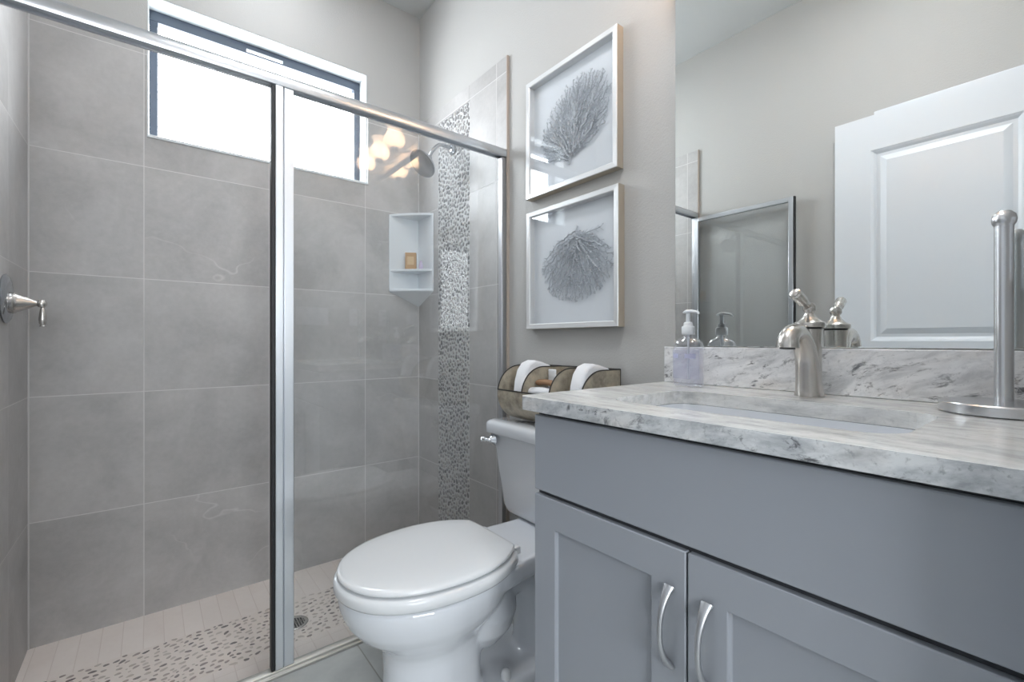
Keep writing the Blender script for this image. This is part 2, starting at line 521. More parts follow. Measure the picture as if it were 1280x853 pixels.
# bathroom door, swung open flat along the left wall (seen in the mirror)
lx0, lx1, ly0, ly1, lh = -.338, -.300, .03, .795, 2.145
d = MB()
px = lx1 - .010
d.box(lx0, lx1, ly1 - .148, ly1, .01, lh).box(lx0, lx1, ly0, ly0 + .118, .01, lh)
for z0, z1 in ((.01, .23), (.90, 1.05), (1.975, lh)):
    d.box(lx0, lx1, ly0 + .118, ly1 - .148, z0, z1)
for z0, z1 in ((.23, .90), (1.05, 1.975)):
    ya, yb = ly0 + .118, ly1 - .148
    prof = [(0, lx1 - .001), (.010, px + .004), (.020, px - .004), (.034, px - .004), (.060, lx1 - .004)]
    rs = [[(x, ya + i, z0 + i), (x, yb - i, z0 + i), (x, yb - i, z1 - i), (x, ya + i, z1 - i)] for i, x in prof]
    d.rings(rs, cap0=False, cap1=True)
door = struct(d.build('door_1', DOORW))
k = MB().lathe([(.002, 0), (.030, 0), (.030, .006), (.012, .012), (.011, .035), (.026, .045), (.028, .058), (.020, .068), (.002, .070)], (lx1, ly1 - .06, .93), (1, 0, 0))
k.build('door_knob', NICKEL, door, smooth=True)
b = MB().box(XL, XL + .018, -.0, .645, 2.10, 2.178).box(XL, XL + .018, .555, .645, 0, 2.10)
struct(b.build('trim_7', DOORW, bevel=.003))
b = MB().box(-.33, -.315, -.12, 0, 0, 2.16).box(.605, .62, -.12, 0, 0, 2.16).box(-.315, .605, -.12, 0, 2.145, 2.16)
b.box(.605, .69, 0.0, .016, 0, 2.23)
struct(b.build('trim_8', DOORW, bevel=.002))

# unseen hall lamp, added to brighten the bathroom through the doorway
t = thing('added_hall_lamp', 'added round flush ceiling lamp, unseen in the hall outside the doorway', 'lamp', (.1, -1.0, H))
MB().lathe([(.01, -.03), (.30, -.03), (.31, 0), (.01, 0)], (.1, -1.0, H)).build('lamp_base', CHROME, t, smooth=True)
MB().lathe([(.005, -.085), (.16, -.08), (.25, -.06), (.285, -.03), (.005, -.03)], (.1, -1.0, H)).build('diffuser', HALL_LIT, t, smooth=True)

t = thing('added_shower_lamp', 'added round flush lamp, unseen on the ceiling over the shower', 'lamp', (.42, 1.98, H))  # added out of view to lift the dim shower tile
MB().lathe([(.01, -.02), (.17, -.02), (.175, 0), (.01, 0)], (.42, 1.98, H)).build('lamp_base', WHITEPL, t, smooth=True)
MB().lathe([(.005, -.05), (.09, -.047), (.14, -.036), (.16, -.02), (.005, -.02)], (.42, 1.98, H)).build('diffuser', SHOWER_LIT, t, smooth=True)

t = thing('added_room_lamp', 'added round flush lamp, unseen on the ceiling over the bathroom floor', 'lamp', (.45, .50, H))  # added out of view to brighten counter, floor and lid
MB().lathe([(.01, -.02), (.19, -.02), (.195, 0), (.01, 0)], (.45, .50, H)).build('lamp_base', WHITEPL, t, smooth=True)
MB().lathe([(.005, -.055), (.10, -.051), (.15, -.038), (.18, -.02), (.005, -.02)], (.45, .50, H)).build('diffuser', ROOM_LIT, t, smooth=True)

# ------------------------------------------------------------------ shower enclosure
t = thing('shower_enclosure', 'chrome framed glass shower screen with fixed pane, post and swung-open door', 'shower screen', (.43, YD, 0))
hz0, hz1 = .800 + Z0, .840 + Z0
prof = [(-.020, hz0 + .006), (-.020, hz1 - .012), (-.014, hz1 - .003), (-.005, hz1), (.005, hz1), (.014, hz1 - .003), (.020, hz1 - .012), (.020, hz0), (.012, hz0), (.012, hz0 + .008), (-.012, hz0 + .008), (-.012, hz0), (-.018, hz0)]
MB().prism(prof, TXL, TXB, lambda a, bb, h: (h, YD + a, bb)).build('header_rail', ALU, t, bevel=.0015)
prof = [(-.024, .0), (-.024, .008), (-.016, .010), (-.016, .018), (-.010, .022), (.008, .022), (.012, .016), (.016, 0)]
MB().prism(prof, TXL, TXB, lambda a, bb, h: (h, YD + a, bb)).build('bottom_track', TRACKM, t, bevel=.001)
p = MB()
p.box(.305, .328, YD - .018, YD + .016, .022, hz0).box(.330, .359, YD - .015, YD + .014, .022, hz0).box(.327, .331, YD - .010, YD + .010, .022, hz0)
p.build('post', POSTM, t, bevel=.002)
MB().box(.294, .305, YD - .016, YD + .012, .022, hz0 - .004).build('magnetic_seal', SEAL, t, bevel=.002)
MB().box(TXB - .022, TXB, YD - .013, YD + .013, .022, hz0).build('wall_jamb', PULL, t, bevel=.002)
MB().box(TXL, TXL + .022, YD - .013, YD + .013, .022, hz0).build('wall_jamb', PULL, t, bevel=.002)
MB().box(.355, TXB - .018, YD - .003, YD + .003, .020, hz0 + .006).build('fixed_glass_panel', GLASS, t)
dx = -.318; dy1, dy0 = YD - .016, .985; dz0, dz1 = .03, hz0 - .008
f = MB()
f.box(dx - .012, dx + .012, dy1 - .026, dy1, dz0, dz1).box(dx - .012, dx + .012, dy0 + .006, dy0 + .030, dz0, dz1)
f.box(dx - .011, dx + .011, dy0 + .030, dy1 - .026, dz1 - .026, dz1).box(dx - .011, dx + .011, dy0 + .030, dy1 - .026, dz0, dz0 + .026)
dr = f.build('door', ALU, t, bevel=.002)
MB().box(dx - .003, dx + .003, dy0 + .026, dy1 - .022, dz0 + .022, dz1 - .022).build('door_glass', GLASS, dr)
MB().box(dx - .010, dx + .010, dy0 - .001, dy0 + .006, dz0, dz1).build('door_seal', SEAL, dr)

# drain
t = thing('shower_drain', 'round chrome drain grate in the pebble strip of the shower floor', 'drain', (*DRAIN, SF))
MB().lathe([(.035, .001), (.046, .001), (.048, .003), (.046, .0045), (.037, .0045), (.035, .003)], (*DRAIN, SF), cap=False).build('drain_ring', NICKEL, t, smooth=True)
g = MB().lathe([(.001, .0005), (.036, .0005), (.036, .002), (.001, .002)], (*DRAIN, SF), mi=1)
for i in range(-3, 4):
    x = i * .0095; hw = math.sqrt(.036 ** 2 - x * x)
    g.box(DRAIN[0] + x - .002, DRAIN[0] + x + .002, DRAIN[1] - hw, DRAIN[1] + hw, SF + .002, SF + .0042)
g.box(DRAIN[0] - .036, DRAIN[0] + .036, DRAIN[1] - .002, DRAIN[1] + .002, SF + .002, SF + .0042)
g.build('drain_grate', [NICKEL, SEAL], t)

# shower head
shy, shz = 2.015, .985 + Z0
t = thing('shower_fixture', 'chrome rain shower head on a bent arm over the pebble strip', 'shower head', (TXB, shy, shz))
MB().lathe([(.002, 0), (.031, 0), (.031, .004), (.022, .010), (.013, .014), (.002, .014)], (TXB - .004, shy, shz), (-1, 0, 0)).build('wall_flange', SHCHROME, t, smooth=True)
arm = catmull([(TXB - .012, shy, shz), (TXB - .05, shy, shz + .004), (TXB - .085, shy, shz - .004), (TXB - .122, shy, shz - .046), (TXB - .138, shy, shz - .082)])
MB().tube(arm, .0095, 14).build('shower_arm', SHCHROME, t, smooth=True)
hp = Vector((TXB - .138, shy, shz - .082)); ha = Vector((-.70, -.10, -.70)).normalized()
MB().lathe([(.002, -.012), (.013, -.010), (.016, 0), (.013, .010), (.014, .018), (.024, .026), (.046, .036), (.068, .046), (.072, .052), (.072, .058), (.066, .060), (.002, .060)], hp, ha, 36).build('spray_head', SHCHROME, t, smooth=True)

# shower valve on the left wall
vy, vz = 2.055, .118 + Z0
t = thing('shower_valve', 'brushed nickel shower valve with round plate and drop lever on left tiled wall', 'shower valve', (TXL, vy, vz))
MB().lathe([(.002, 0), (.074, 0), (.076, .004), (.068, .010), (.040, .014), (.002, .014)], (TXL, vy, vz + .012), (1, 0, 0), 40).build('wall_plate', SHCHROME, t, smooth=True)
hdl = MB().lathe([(.002, .010), (.030, .010), (.033, .014), (.033, .022), (.029, .026), (.027, .030), (.017, .052), (.009, .066), (.007, .072), (.002, .074)], (TXL, vy, vz), (1, 0, 0))
hdl.lathe([(.001, -.013), (.008, -.011), (.0125, -.004), (.0125, .004), (.008, .011), (.001, .013)], (TXL + .080, vy, vz), (0, 0, 1))
hdl.lathe([(.002, 0), (.006, -.008), (.0075, -.020), (.0095, -.040), (.009, -.052), (.006, -.060), (.0085, -.064), (.002, -.066)], (TXL + .082, vy, vz - .008), (0, 0, 1))
hdl.build('lever_handle', NICKEL, t, smooth=True)

# corner caddy
cx, cy = TXB, TYA
t = thing('corner_shelf', 'white ceramic corner caddy with two shelves in the far shower corner', 'shelf', (cx, cy, .199 + Z0))
zt, zm, zl, zb = .700 + Z0, .395 + Z0, .285 + Z0, .199 + Z0
LA, LB = .182, .178
def shelf_poly(sc=1.0, bul=.012):
    pts = [(cx, cy), (cx - LA * sc, cy)]
    for k in range(1, 8):
        q = k / 8
        x = cx - LA * sc * (1 - q); y = cy - LB * sc * q
        s_ = math.sin(PI * q) * bul
        pts.append((x - s_ * .7, y - s_ * .7))
    pts.append((cx, cy - LB * sc))
    return pts
bd = MB()
bd.box(cx - LA, cx, cy - .007, cy, zl, zt).box(cx - .007, cx, cy - LB, cy - .007, zl, zt)
bd.build('back_panel', CERAMIC, t, bevel=.002)
for i, (z, sc) in enumerate(((zt - .010, .97), (zm - .012, .99), (zl - .012, 1.0))):
    MB().prism(shelf_poly(sc), z, z + .013, lambda a, bb, h: (a, bb, h)).build('shelf_board', CERAMIC, t, bevel=.003)
tp = MB()
tp.rings([[(x, y, z) for x, y in shelf_poly(sc, .012 * sc)] for sc, z in ((.99, zl - .012), (.55, zl - .045), (.05, zb))])
tp.build('tapered_foot', CERAMIC, t)
sx, sy = 1.128, 2.318
sb = thing('soap_box', 'small tan kraft soap box standing on the white corner shelf', 'soap', (sx, sy, zm + .001))
q = Matrix.Rotation(-.55, 4, 'Z')
bx = MB().box(-.030, .030, -.014, .014, .001, .092); bx.v = [tuple(q @ Vector(v) + Vector((sx, sy, zm))) for v in bx.v]
bx.build('carton', KRAFT, sb, bevel=.002)
bx = MB().box(-.018, .018, -.0147, -.0139, .025, .070); bx.v = [tuple(q @ Vector(v) + Vector((sx, sy, zm))) for v in bx.v]
bx.build('paper_label', simple('pale_kraft_label', srgb(206, 178, 142), .7), sb)
tb = MB().lathe([(.002, .001), (.011, .001), (.011, .030), (.006, .036), (.006, .048), (.002, .048)], (1.172, 2.285, zm), n=16).build('travel_bottle', simple('lilac_plastic', srgb(190, 178, 204), .3), smooth=True)
tag(tb, 'tiny lilac bottle beside the kraft box on the corner shelf', 'bottle')

# ------------------------------------------------------------------ framed coral art
def coral(region, stem, seedpts, seed, n_attr):
    """grow branching twigs in the (y, z) plane by space colonisation"""
    rnd = random.Random(seed)
    att = []
    while len(att) < n_attr:
        p = region(rnd)
        if p: att.append(Vector((p[0], p[1], 0)))
    nodes = [Vector((p[0], p[1], 0)) for p in seedpts]; par = [-1] + list(range(len(seedpts) - 1))
    step = .0040; kill = .0052; infl = .035
    for it in range(260):
        kd = kdtree.KDTree(len(nodes))
        for i, p in enumerate(nodes): kd.insert(p, i)
        kd.balance()
        pull = {}; rest = []
        for a in att:
            co, i, d = kd.find(a)
            if d < kill: continue
            rest.append(a)
            if d < infl:
                pull.setdefault(i, Vector((0, 0, 0)))
                pull[i] += (a - nodes[i]).normalized()
        att = rest
        if not pull: break
        grown = 0
        for i, d in pull.items():
            if d.length < 1e-4: continue
            d = d.normalized() + Vector((rnd.uniform(-.8, .8), rnd.uniform(-.8, .8), 0))
            p = nodes[i] + d.normalized() * step
            if kd.find(p)[2] < step * .35: continue
            nodes.append(p); par.append(i); grown += 1
        if not grown: break
    ch = {}
    for i, p in enumerate(par):
        if p >= 0: ch.setdefault(p, []).append(i)
    R = [0.0] * len(nodes)
    for i in range(len(nodes) - 1, -1, -1):
        c = ch.get(i, [])
        R[i] = .00115 if not c else min(.0045, sum(R[k] ** 2.6 for k in c) ** (1 / 2.6))
    chains = []
    starts = [(-1, 0)]
    while starts:
        pfrom, i = starts.pop()
        chain = [pfrom, i] if pfrom >= 0 else [i]
        while True:
            c = ch.get(i, [])
            if not c: break
            c = sorted(c, key=lambda k: -R[k])
            for k in c[1:]: starts.append((i, k))
            i = c[0]; chain.append(i)
        if len(chain) > 1: chains.append(chain)
    return nodes, R, chains

def framed(label, y0, y1, z0, z1, art):
    xf, xw = 1.193, XB - .001
    t = thing('framed_coral', label, 'picture', (XB, (y0 + y1) / 2, z0), 'framed coral pictures above the toilet')
    fw = .021
    f = MB()
    def ring(i, x): return [(x, y0 + i, z0 + i), (x, y1 - i, z0 + i), (x, y1 - i, z1 - i), (x, y0 + i, z1 - i)]
    f.rings([ring(0, xw), ring(0, xf + .002)], False, False, mi=1)
    f.rings([ring(0, xf + .002), ring(.002, xf), ring(fw - .003, xf + .001), ring(fw, xf + .004), ring(fw, xw)], False, False, mi=0)
    f.build('frame', [FRAME, FRAMESIDE], t)
    MB().box(xw - .004, xw - .0005, y0 + fw - .002, y1 - fw + .002, z0 + fw - .002, z1 - fw + .002).build('mat_board', MAT, t)
    MB().box(xf + .006, xf + .008, y0 + fw - .001, y1 - fw + .001, z0 + fw - .001, z1 - fw + .001).build('picture_glass', PICGLASS, t)
    nodes, R, chains = art
    m = MB(); rnd = random.Random(3)
    for cch in chains:
        pts = []
        for k, i in enumerate(cch):
            dep = 1.2185 - R[i] * .4 - .004 * abs(math.sin(i * .37))
            pts.append((dep, nodes[i].x, nodes[i].y))
        rr = [R[i] for i in cch]; rr[0] = min(rr[0], rr[1])
        m.tube(pts, rr, 4, up=(1, 0, 0))
    for i in range(900):
        k = rnd.randrange(len(nodes)); a = rnd.uniform(0, 2 * PI); L = rnd.uniform(.003, .008); p = nodes[k]
        q1 = (p.x + math.cos(a) * L * .5, p.y + math.sin(a) * L * .5); a += rnd.uniform(-1, 1)
        q2 = (q1[0] + math.cos(a) * L * .5, q1[1] + math.sin(a) * L * .5)
        m.tube([(1.218, p.x, p.y), (1.215, *q1), (1.212, *q2)], [.0009, .0008, .0011], 4, up=(1, 0, 0))
    m.build('coral_branch', CORAL, t, smooth=60)

def fan1(rnd):
    # half-egg fan leaning up and to the right, stem low
    u = rnd.uniform(-1.15, 1.15); v = rnd.uniform(-1.15, 1.15); q = u * u + v * v
    if q > 1.25 or (q > .6 and rnd.random() < (q - .5) * 1.2): return None
    # ellipse axes: long axis from lower left to upper right of the picture
    a, bq, th = .178, .134, math.radians(40)
    yy = 1.170 - (u * a * math.cos(th) - v * bq * math.sin(th)) * 1.0
    zz = .800 + (u * a * math.sin(th) + v * bq * math.cos(th))
    if zz < .675 + .28 * max(0, 1.183 - yy) + .15 * max(0, yy - 1.183): return None
    return yy, zz + Z0
def fan2(rnd):
    u = rnd.uniform(-1.15, 1.15); v = rnd.uniform(-1.15, 1.15); q = u * u + v * v
    if q > 1.25 or (q > .6 and rnd.random() < (q - .5) * 1.2): return None
    yy = 1.160 + u * .163; zz = .270 + v * .118
    return yy, zz + Z0
art1 = coral(fan1, None, [(1.190, .655 + Z0), (1.187, .668 + Z0), (1.183, .680 + Z0), (1.179, .690 + Z0)], 4, 2900)
framed('silver framed grey sea fan, upper of two pictures on the wall above the toilet', .951, 1.412, .571 + Z0, 1.040 + Z0, art1)
art2 = coral(fan2, None, [(1.147, .418 + Z0), (1.150, .408 + Z0), (1.152, .397 + Z0), (1.153, .386 + Z0)], 9, 2900)
# twig at the top right
n2, R2, c2 = art2
bi = len(n2)
tw = [(1.140, .383), (1.115, .386), (1.090, .389), (1.066, .391), (1.044, .393)]
for i, (a, bq) in enumerate(tw): n2.append(Vector((a, bq + Z0, 0))); R2.append(.0016)
c2.append(list(range(bi, bi + len(tw))))
for i in range(8):
    a, bq = tw[1 + i % 4]
    n2.append(Vector((a, bq + Z0, 0))); n2.append(Vector((a - .018, bq + Z0 + (.012 if i < 4 else -.013), 0))); R2 += [.0012, .0008]
    c2.append([len(n2) - 2, len(n2) - 1])
framed('silver framed grey hanging sea fan, lower of two pictures above the toilet tank', .946, 1.410, .047 + Z0, .516 + Z0, art2)

# ------------------------------------------------------------------ mirror and vanity lamp
t = MB()
t.box(1.2205, XB - .0005, .004, .758, 1.034, 1.0765 + Z0)
mo = t.build('wall_mirror', MIRROR, bevel=.002, seg=1)
tag(mo, 'large frameless wall mirror standing on the granite backsplash', 'mirror')

t = thing('vanity_lamp', 'three-shade warm glass lamp bar on the wall above the mirror', 'lamp', (XB, .46, 2.20))
bp = MB().box(XB - .022, XB, .15, .77, 2.150, 2.205)
bp.build('back_plate', NICKEL, t, bevel=.008, seg=3)
for yy in (.24, .46, .68):
    a = MB().tube(catmull([(XB - .015, yy, 2.178), (XB - .06, yy, 2.160), (XB - .10, yy, 2.150), (XB - .12, yy, 2.165)]), .007, 10)
    a.lathe([(.002, 0), (.022, 0), (.025, .012), (.020, .022), (.002, .022)], (XB - .12, yy, 2.155))
    a.build('lamp_arm', NICKEL, t, smooth=True)
    sh = MB()
    pr = [(.022, .0), (.050, .014), (.062, .036), (.058, .062), (.043, .086), (.036, .104), (.041, .120), (.050, .132)]
    inn = [(r - .003, z + .001) for r, z in pr[::-1]]
    sh.lathe(pr + inn, (XB - .12, yy, 2.170), n=28, cap=False)
    sh.build('lamp_shade', SHADE, t, smooth=True)
    bl = bpy.data.lights.new('bulb', 'POINT'); bl.energy = BULB_POWER; bl.color = (1.0, .78, .56); bl.shadow_soft_size = .045
    bo = bpy.data.objects.new('bulb', bl); C.objects.link(bo); bo.location = (XB - .12, yy, 2.228); attach(bo, t)

# ------------------------------------------------------------------ vanity
fx, cy1 = .670, .762          # cabinet front plane, left side
t = thing('vanity_cabinet', 'blue-grey shaker vanity cabinet with two doors beside the toilet', 'cabinet', (.95, .38, 0))
cz = .897
b = MB()
b.box(fx + .019, XB - .001, cy1 - .018, cy1, .10, cz - .002).box(fx + .019, XB - .001, .002, .020, .10, cz - .002)
b.box(fx + .019, XB - .001, .020, cy1 - .018, .10, .118).box(XB - .013, XB - .001, .020, cy1 - .018, .118, cz - .002)
b.build('carcass', CAB, t, bevel=.001)
MB().box(fx + .075, XB - .001, .002, cy1 - .002, 0.0, .10).build('toe_kick', CAB, t)
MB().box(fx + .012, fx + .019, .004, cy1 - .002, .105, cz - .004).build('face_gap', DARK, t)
MB().box(fx, fx + .018, .006, cy1, -.328 + Z0, cz - .010).build('false_drawer_front', CAB, t, bevel=.0025)
def cab_door(ya, yb, hy):
    z0, z1 = .125, -.338 + Z0
    st = .064
    m = MB()
    def rg(i, x): return [(x, ya + i, z0 + i), (x, yb - i, z0 + i), (x, yb - i, z1 - i), (x, ya + i, z1 - i)]
    m.rings([rg(0, fx + .018), rg(0, fx), rg(st, fx), rg(st + .002, fx + .009)])
    d = m.build('cabinet_door', CAB, t, bevel=.0018)
    hz1_, hz0_ = -.402 + Z0, -.532 + Z0
    hm = MB()
    n = 23; pts = []; rad = []; fl = []
    for i in range(n):
        q = i / (n - 1) * 2 - 1
        pts.append((fx - .003 - .027 * (1 - abs(q) ** 2.2), hy, (hz0_ + hz1_) / 2 - (hz1_ - hz0_) / 2 * q))
        rad.append(.0042 + .0016 * abs(q) ** 3); fl.append(1.05 + .75 * abs(q) ** 2.5)
    hm.tube(pts, rad, 14, up=(0, 1, 0), flat=fl)
    hm.build('handle', PULL, d, smooth=True)
    return d
cab_door(.3975, cy1, .425)
cab_door(.024, .3935, .360)

# worktop with a cut-out
sx0, sx1, sy0, sy1 = .745, 1.030, .145, .625
def poly_slab(outer, inner, z0, z1):
    bm = bmesh.new()
    def loop(pts, z):
        vs = [bm.verts.new((x, y, z)) for x, y in pts]
        return [bm.edges.new((vs[i], vs[(i + 1) % len(vs)])) for i in range(len(vs))]
    e = loop(outer, z1) + loop(inner, z1)
    r = bmesh.ops.triangle_fill(bm, edges=e, use_beauty=True, use_dissolve=False)
    faces = [g for g in r['geom'] if isinstance(g, bmesh.types.BMFace)]
    ex = bmesh.ops.extrude_face_region(bm, geom=faces)
    bmesh.ops.translate(bm, verts=[g for g in ex['geom'] if isinstance(g, bmesh.types.BMVert)], vec=(0, 0, z0 - z1))
    bmesh.ops.recalc_face_normals(bm, faces=bm.faces)
    return bm
CT = .928
rr = rrect(.646, 1.2255, .002, .788, .018, 6)
outer = []
n1 = 6
# only the free front left corner is rounded; the others stay square
outer = [(1.2255, .788)] + [p for p in rr if p[0] < .7 and p[1] > .7] + [(.646, .002), (1.2255, .002)]
bm = poly_slab(outer, rrect(sx0, sx1, sy0, sy1, .055, 8), .898, CT)
me = bpy.data.meshes.new('worktop'); bm.to_mesh(me); bm.free()
t = thing('countertop', 'white and grey granite countertop slab on the blue-grey vanity', 'countertop', (.94, .39, .898))
wt = bpy.data.objects.new('worktop', me); C.objects.link(wt); attach(wt, t)
me.materials.append(GRANITE); me.materials.append(GRANITE_E)
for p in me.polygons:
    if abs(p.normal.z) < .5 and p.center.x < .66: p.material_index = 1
md = wt.modifiers.new('b', 'BEVEL'); md.width = .008; md.segments = 4; md.limit_method = 'ANGLE'; md.angle_limit = math.radians(50)
tag(MB().box(1.205, 1.2255, .002, .784, CT + .0005, 1.033).build('backsplash', GRANITE_B, bevel=.002), 'low white granite backsplash with dark flecks under the mirror', 'backsplash')

# undermount sink
t = thing('sink', 'white rectangular undermount sink basin below the countertop cut-out', 'sink', ((sx0 + sx1) / 2, .385, .76))
m = MB()
rings = []
for off, z, r in ((-.02, .8975, .07), (.002, .8975, .055), (.004, .880, .055), (.012, .80, .055), (.022, .772, .05), (.05, .762, .045), (.10, .758, .03)):
    rings.append([(x, y, z) for x, y in rrect(sx0 + off, sx1 - off, sy0 + off, sy1 - off, r, 6)])
m.rings(rings, cap0=False)
so = m.build('basin', PORC, t, smooth=60)
md = so.modifiers.new('t', 'SOLIDIFY'); md.thickness = .008; md.offset = -1
for p in so.data.polygons: pass
MB().lathe([(.002, .0), (.022, .0), (.021, .003), (.002, .002)], (.888, .385, .7585)).build('sink_drain', NICKEL, t, smooth=True)

# faucet
fxp, fyp = 1.135, .377
t = thing('faucet', 'brushed nickel single-lever faucet with a curved spout behind the sink', 'faucet', (fxp, fyp, CT))
bdy = MB().lathe([(.002, 0), (.0285, 0), (.029, .003), (.0262, .012), (.024, .035), (.023, .08), (.0235, .12), (.0255, .148), (.002, .148)], (fxp, fyp, CT), n=32)
bdy.build('body', NICKEL, t, smooth=True)
sp = catmull([(fxp - .004, fyp, CT + .004), (fxp - .007, fyp, CT + .04), (fxp - .014, fyp, CT + .082), (fxp - .034, fyp, CT + .116), (fxp - .062, fyp, CT + .137), (fxp - .090, fyp, CT + .139), (fxp - .108, fyp, CT + .132), (fxp - .117, fyp, CT + .120), (fxp - .1185, fyp, CT + .108)], 6)
n = len(sp); fl = [1.0] * n
rd = [.0255 - .004 * min(1, i / (n * .35)) if i < n * .35 else .0215 - .002 * math.sin((i / n - .35) / .65 * PI) for i in range(n)]
MB().tube(sp, rd, 20, up=(1, 0, 0), flat=[1 - .12 * (i / (n - 1)) for i in range(n)]).build('spout', NICKEL, t, smooth=True)
MB().lathe([(.001, 0), (.014, 0), (.014, .002), (.001, .002)], (sp[-1].x, sp[-1].y, sp[-1].z - .0005), (-.1, 0, -.99)).build('aerator', SEAL, t, smooth=True)
hd = MB()
hd.lathe([(.002, .1485), (.024, .1485), (.024, .152), (.002, .152)], (fxp, fyp, CT), mi=1)
hd.lathe([(.002, .152), (.030, .152), (.031, .156), (.030, .162), (.020, .168), (.012, .176), (.009, .183), (.002, .184)], (fxp, fyp, CT), n=32)
hd.lathe([(.001, -.013), (.008, -.011), (.0125, -.004), (.0125, .004), (.008, .011), (.001, .013)], (fxp, fyp, CT + .194))
lv = [(fxp + .002, fyp, CT + .195), (fxp - .018, fyp + .002, CT + .203), (fxp - .040, fyp + .004, CT + .213), (fxp - .058, fyp + .006, CT + .221), (fxp - .068, fyp + .007, CT + .225)]
hd.tube(catmull(lv, 4), [.0075] * 3 + [.0085] * 3 + [.0115] * 4 + [.012] * 4 + [.0085] * 2 + [.004], 14)
hd.build('lever', [NICKEL, SEAL], t, smooth=True)

# soap pump bottle
bxp, byp = 1.130, .662
t = thing('soap_bottle', 'clear pump bottle of pale lavender soap by the end of the backsplash', 'bottle', (bxp, byp, CT))
def oval(z, hx, hy, n=36, ex=2.6):
    out = []
    for k in range(n):
        a = 2 * PI * k / n; c_, s_ = math.cos(a), math.sin(a)
        out.append((bxp + math.copysign(abs(c_) ** (2 / ex), c_) * hx, byp + math.copysign(abs(s_) ** (2 / ex), s_) * hy, CT + z))
    return out
m = MB()
m.rings([oval(.001, .022, .036), oval(.004, .026, .040), oval(.10, .026, .040), oval(.114, .025, .0385), oval(.124, .021, .031), oval(.130, .014, .019, ex=2.2), oval(.134, .0125, .0125, ex=2), oval(.148, .0125, .0125, ex=2)])
m.build('bottle', glass_material('clear_bottle_plastic', (.95, .955, .975), .08, 2.6), t, smooth=50)
lq = NT('lavender_soap')
tr = lq.n('ShaderNodeBsdfTransparent', {0: (.985, .985, 1.0)}); df = lq.n('ShaderNodeBsdfDiffuse', {0: srgb(206, 204, 228)})
lq.t.links.new(lq.n('ShaderNodeMixShader', {0: .10, 1: tr.outputs[0], 2: df.outputs[0]}).outputs[0], lq.out.inputs[0])
m = MB()
m.rings([oval(.006, .0235, .0375), oval(.020, .0240, .038), oval(.104, .0240, .038)])
m.build('liquid', lq.mat, t, smooth=50)
lb = MB()
def lab(z0, z1, a0, a1, dep, mi):
    r0 = []; r1 = []
    for k in range(9):
        a = a0 + (a1 - a0) * k / 8; c_, s_ = math.cos(a), math.sin(a)
        x = bxp + math.copysign(abs(c_) ** (2 / 2.6), c_) * (.026 + dep); y = byp + math.copysign(abs(s_) ** (2 / 2.6), s_) * (.040 + dep)
        r0.append((x, y, CT + z0)); r1.append((x, y, CT + z1))
    lb.rings([r0, r1], False, False, closed=False, mi=mi)
lab(.022, .098, math.radians(112), math.radians(248), .0006, 0)
lab(.076, .088, math.radians(135), math.radians(166), .0010, 1)
lab(.076, .088, math.radians(184), math.radians(228), .0010, 1)
ll = NT('pale_lavender_label')
tr = ll.n('ShaderNodeBsdfTransparent', {0: (.97, .97, 1)}); df = ll.n('ShaderNodeBsdfDiffuse', {0: srgb(212, 214, 234)})
ll.t.links.new(ll.n('ShaderNodeMixShader', {0: .30, 1: tr.outputs[0], 2: df.outputs[0]}).outputs[0], ll.out.inputs[0])
lb.build('label_sticker', [ll.mat, simple('lavender_print', srgb(184, 186, 214), .6)], t, smooth=50)
pm = MB()
pm.lathe([(.002, .139), (.0160, .139), (.0172, .141), (.0172, .158), (.0160, .161), (.0120, .163), (.0115, .170), (.0085, .173), (.002, .173)], (bxp, byp, CT), n=24)
pm.lathe([(.002, .170), (.0058, .170), (.0055, .196), (.002, .196)], (bxp, byp, CT), n=16)
pm.tube([(bxp, byp + .014, CT + .199), (bxp, byp + .004, CT + .2015), (bxp, byp - .010, CT + .2015), (bxp, byp - .026, CT + .199), (bxp, byp - .032, CT + .194)], [.004, .0085, .0085, .0058, .004], 12, up=(0, 0, 1), flat=[.55] * 5)
pm.tube([(bxp, byp, CT + .140), (bxp + .001, byp, CT + .02)], .0028, 8)
pm.build('pump', WHITEPL, t, smooth=True)

# paper towel holder
hx_, hy_ = 1.118, .084
t = thing('towel_holder', 'brushed steel upright paper towel holder at the right end of countertop', 'paper towel holder', (hx_, hy_, CT))
MB().lathe([(.002, 0), (.078, 0), (.081, .002), (.081, .017), (.079, .019), (.002, .0195)], (hx_, hy_, CT), n=48).build('base', STEEL, t, smooth=True)
MB().lathe([(.002, .019), (.0118, .019), (.0118, .318), (.002, .322)], (hx_, hy_, CT), n=28).build('pole', STEEL, t, smooth=True)
MB().lathe([(.002, .314), (.0118, .314), (.0146, .319), (.0154, .325), (.0140, .333), (.0085, .339), (.001, .341)], (hx_, hy_, CT), n=28).build('knob', STEEL, t, smooth=True)

# switch plates on the front end wall, seen in the shower glass
t = thing('light_switch', 'white four-rocker switch plate reflected in the shower glass', 'light switch', (.835, 0, 1.215))
MB().box(.735, .936, .0002, .006, 1.157, 1.273).build('wall_plate', WHITEPL, t, bevel=.002)
for i in range(4):
    MB().box(.756 + i * .044, .784 + i * .044, .006, .010, 1.182, 1.248).build('rocker', WHITEPL, t, bevel=.0015)
t = thing('power_outlet', 'white outlet plate by the mirror end reflected in the shower glass', 'outlet', (1.115, 0, 1.215))
MB().box(1.078, 1.152, .0002, .006, 1.157, 1.273).build('wall_plate', WHITEPL, t, bevel=.002)
m = MB().box(1.098, 1.132, .006, .0085, 1.182, 1.248)
for zz in (1.198, 1.232):
    m.box(1.107, 1.110, .0085, .009, zz - .006, zz + .006, 1).box(1.120, 1.123, .0085, .009, zz - .006, zz + .006, 1)
m.build('socket', [WHITEPL, SEAL], t)

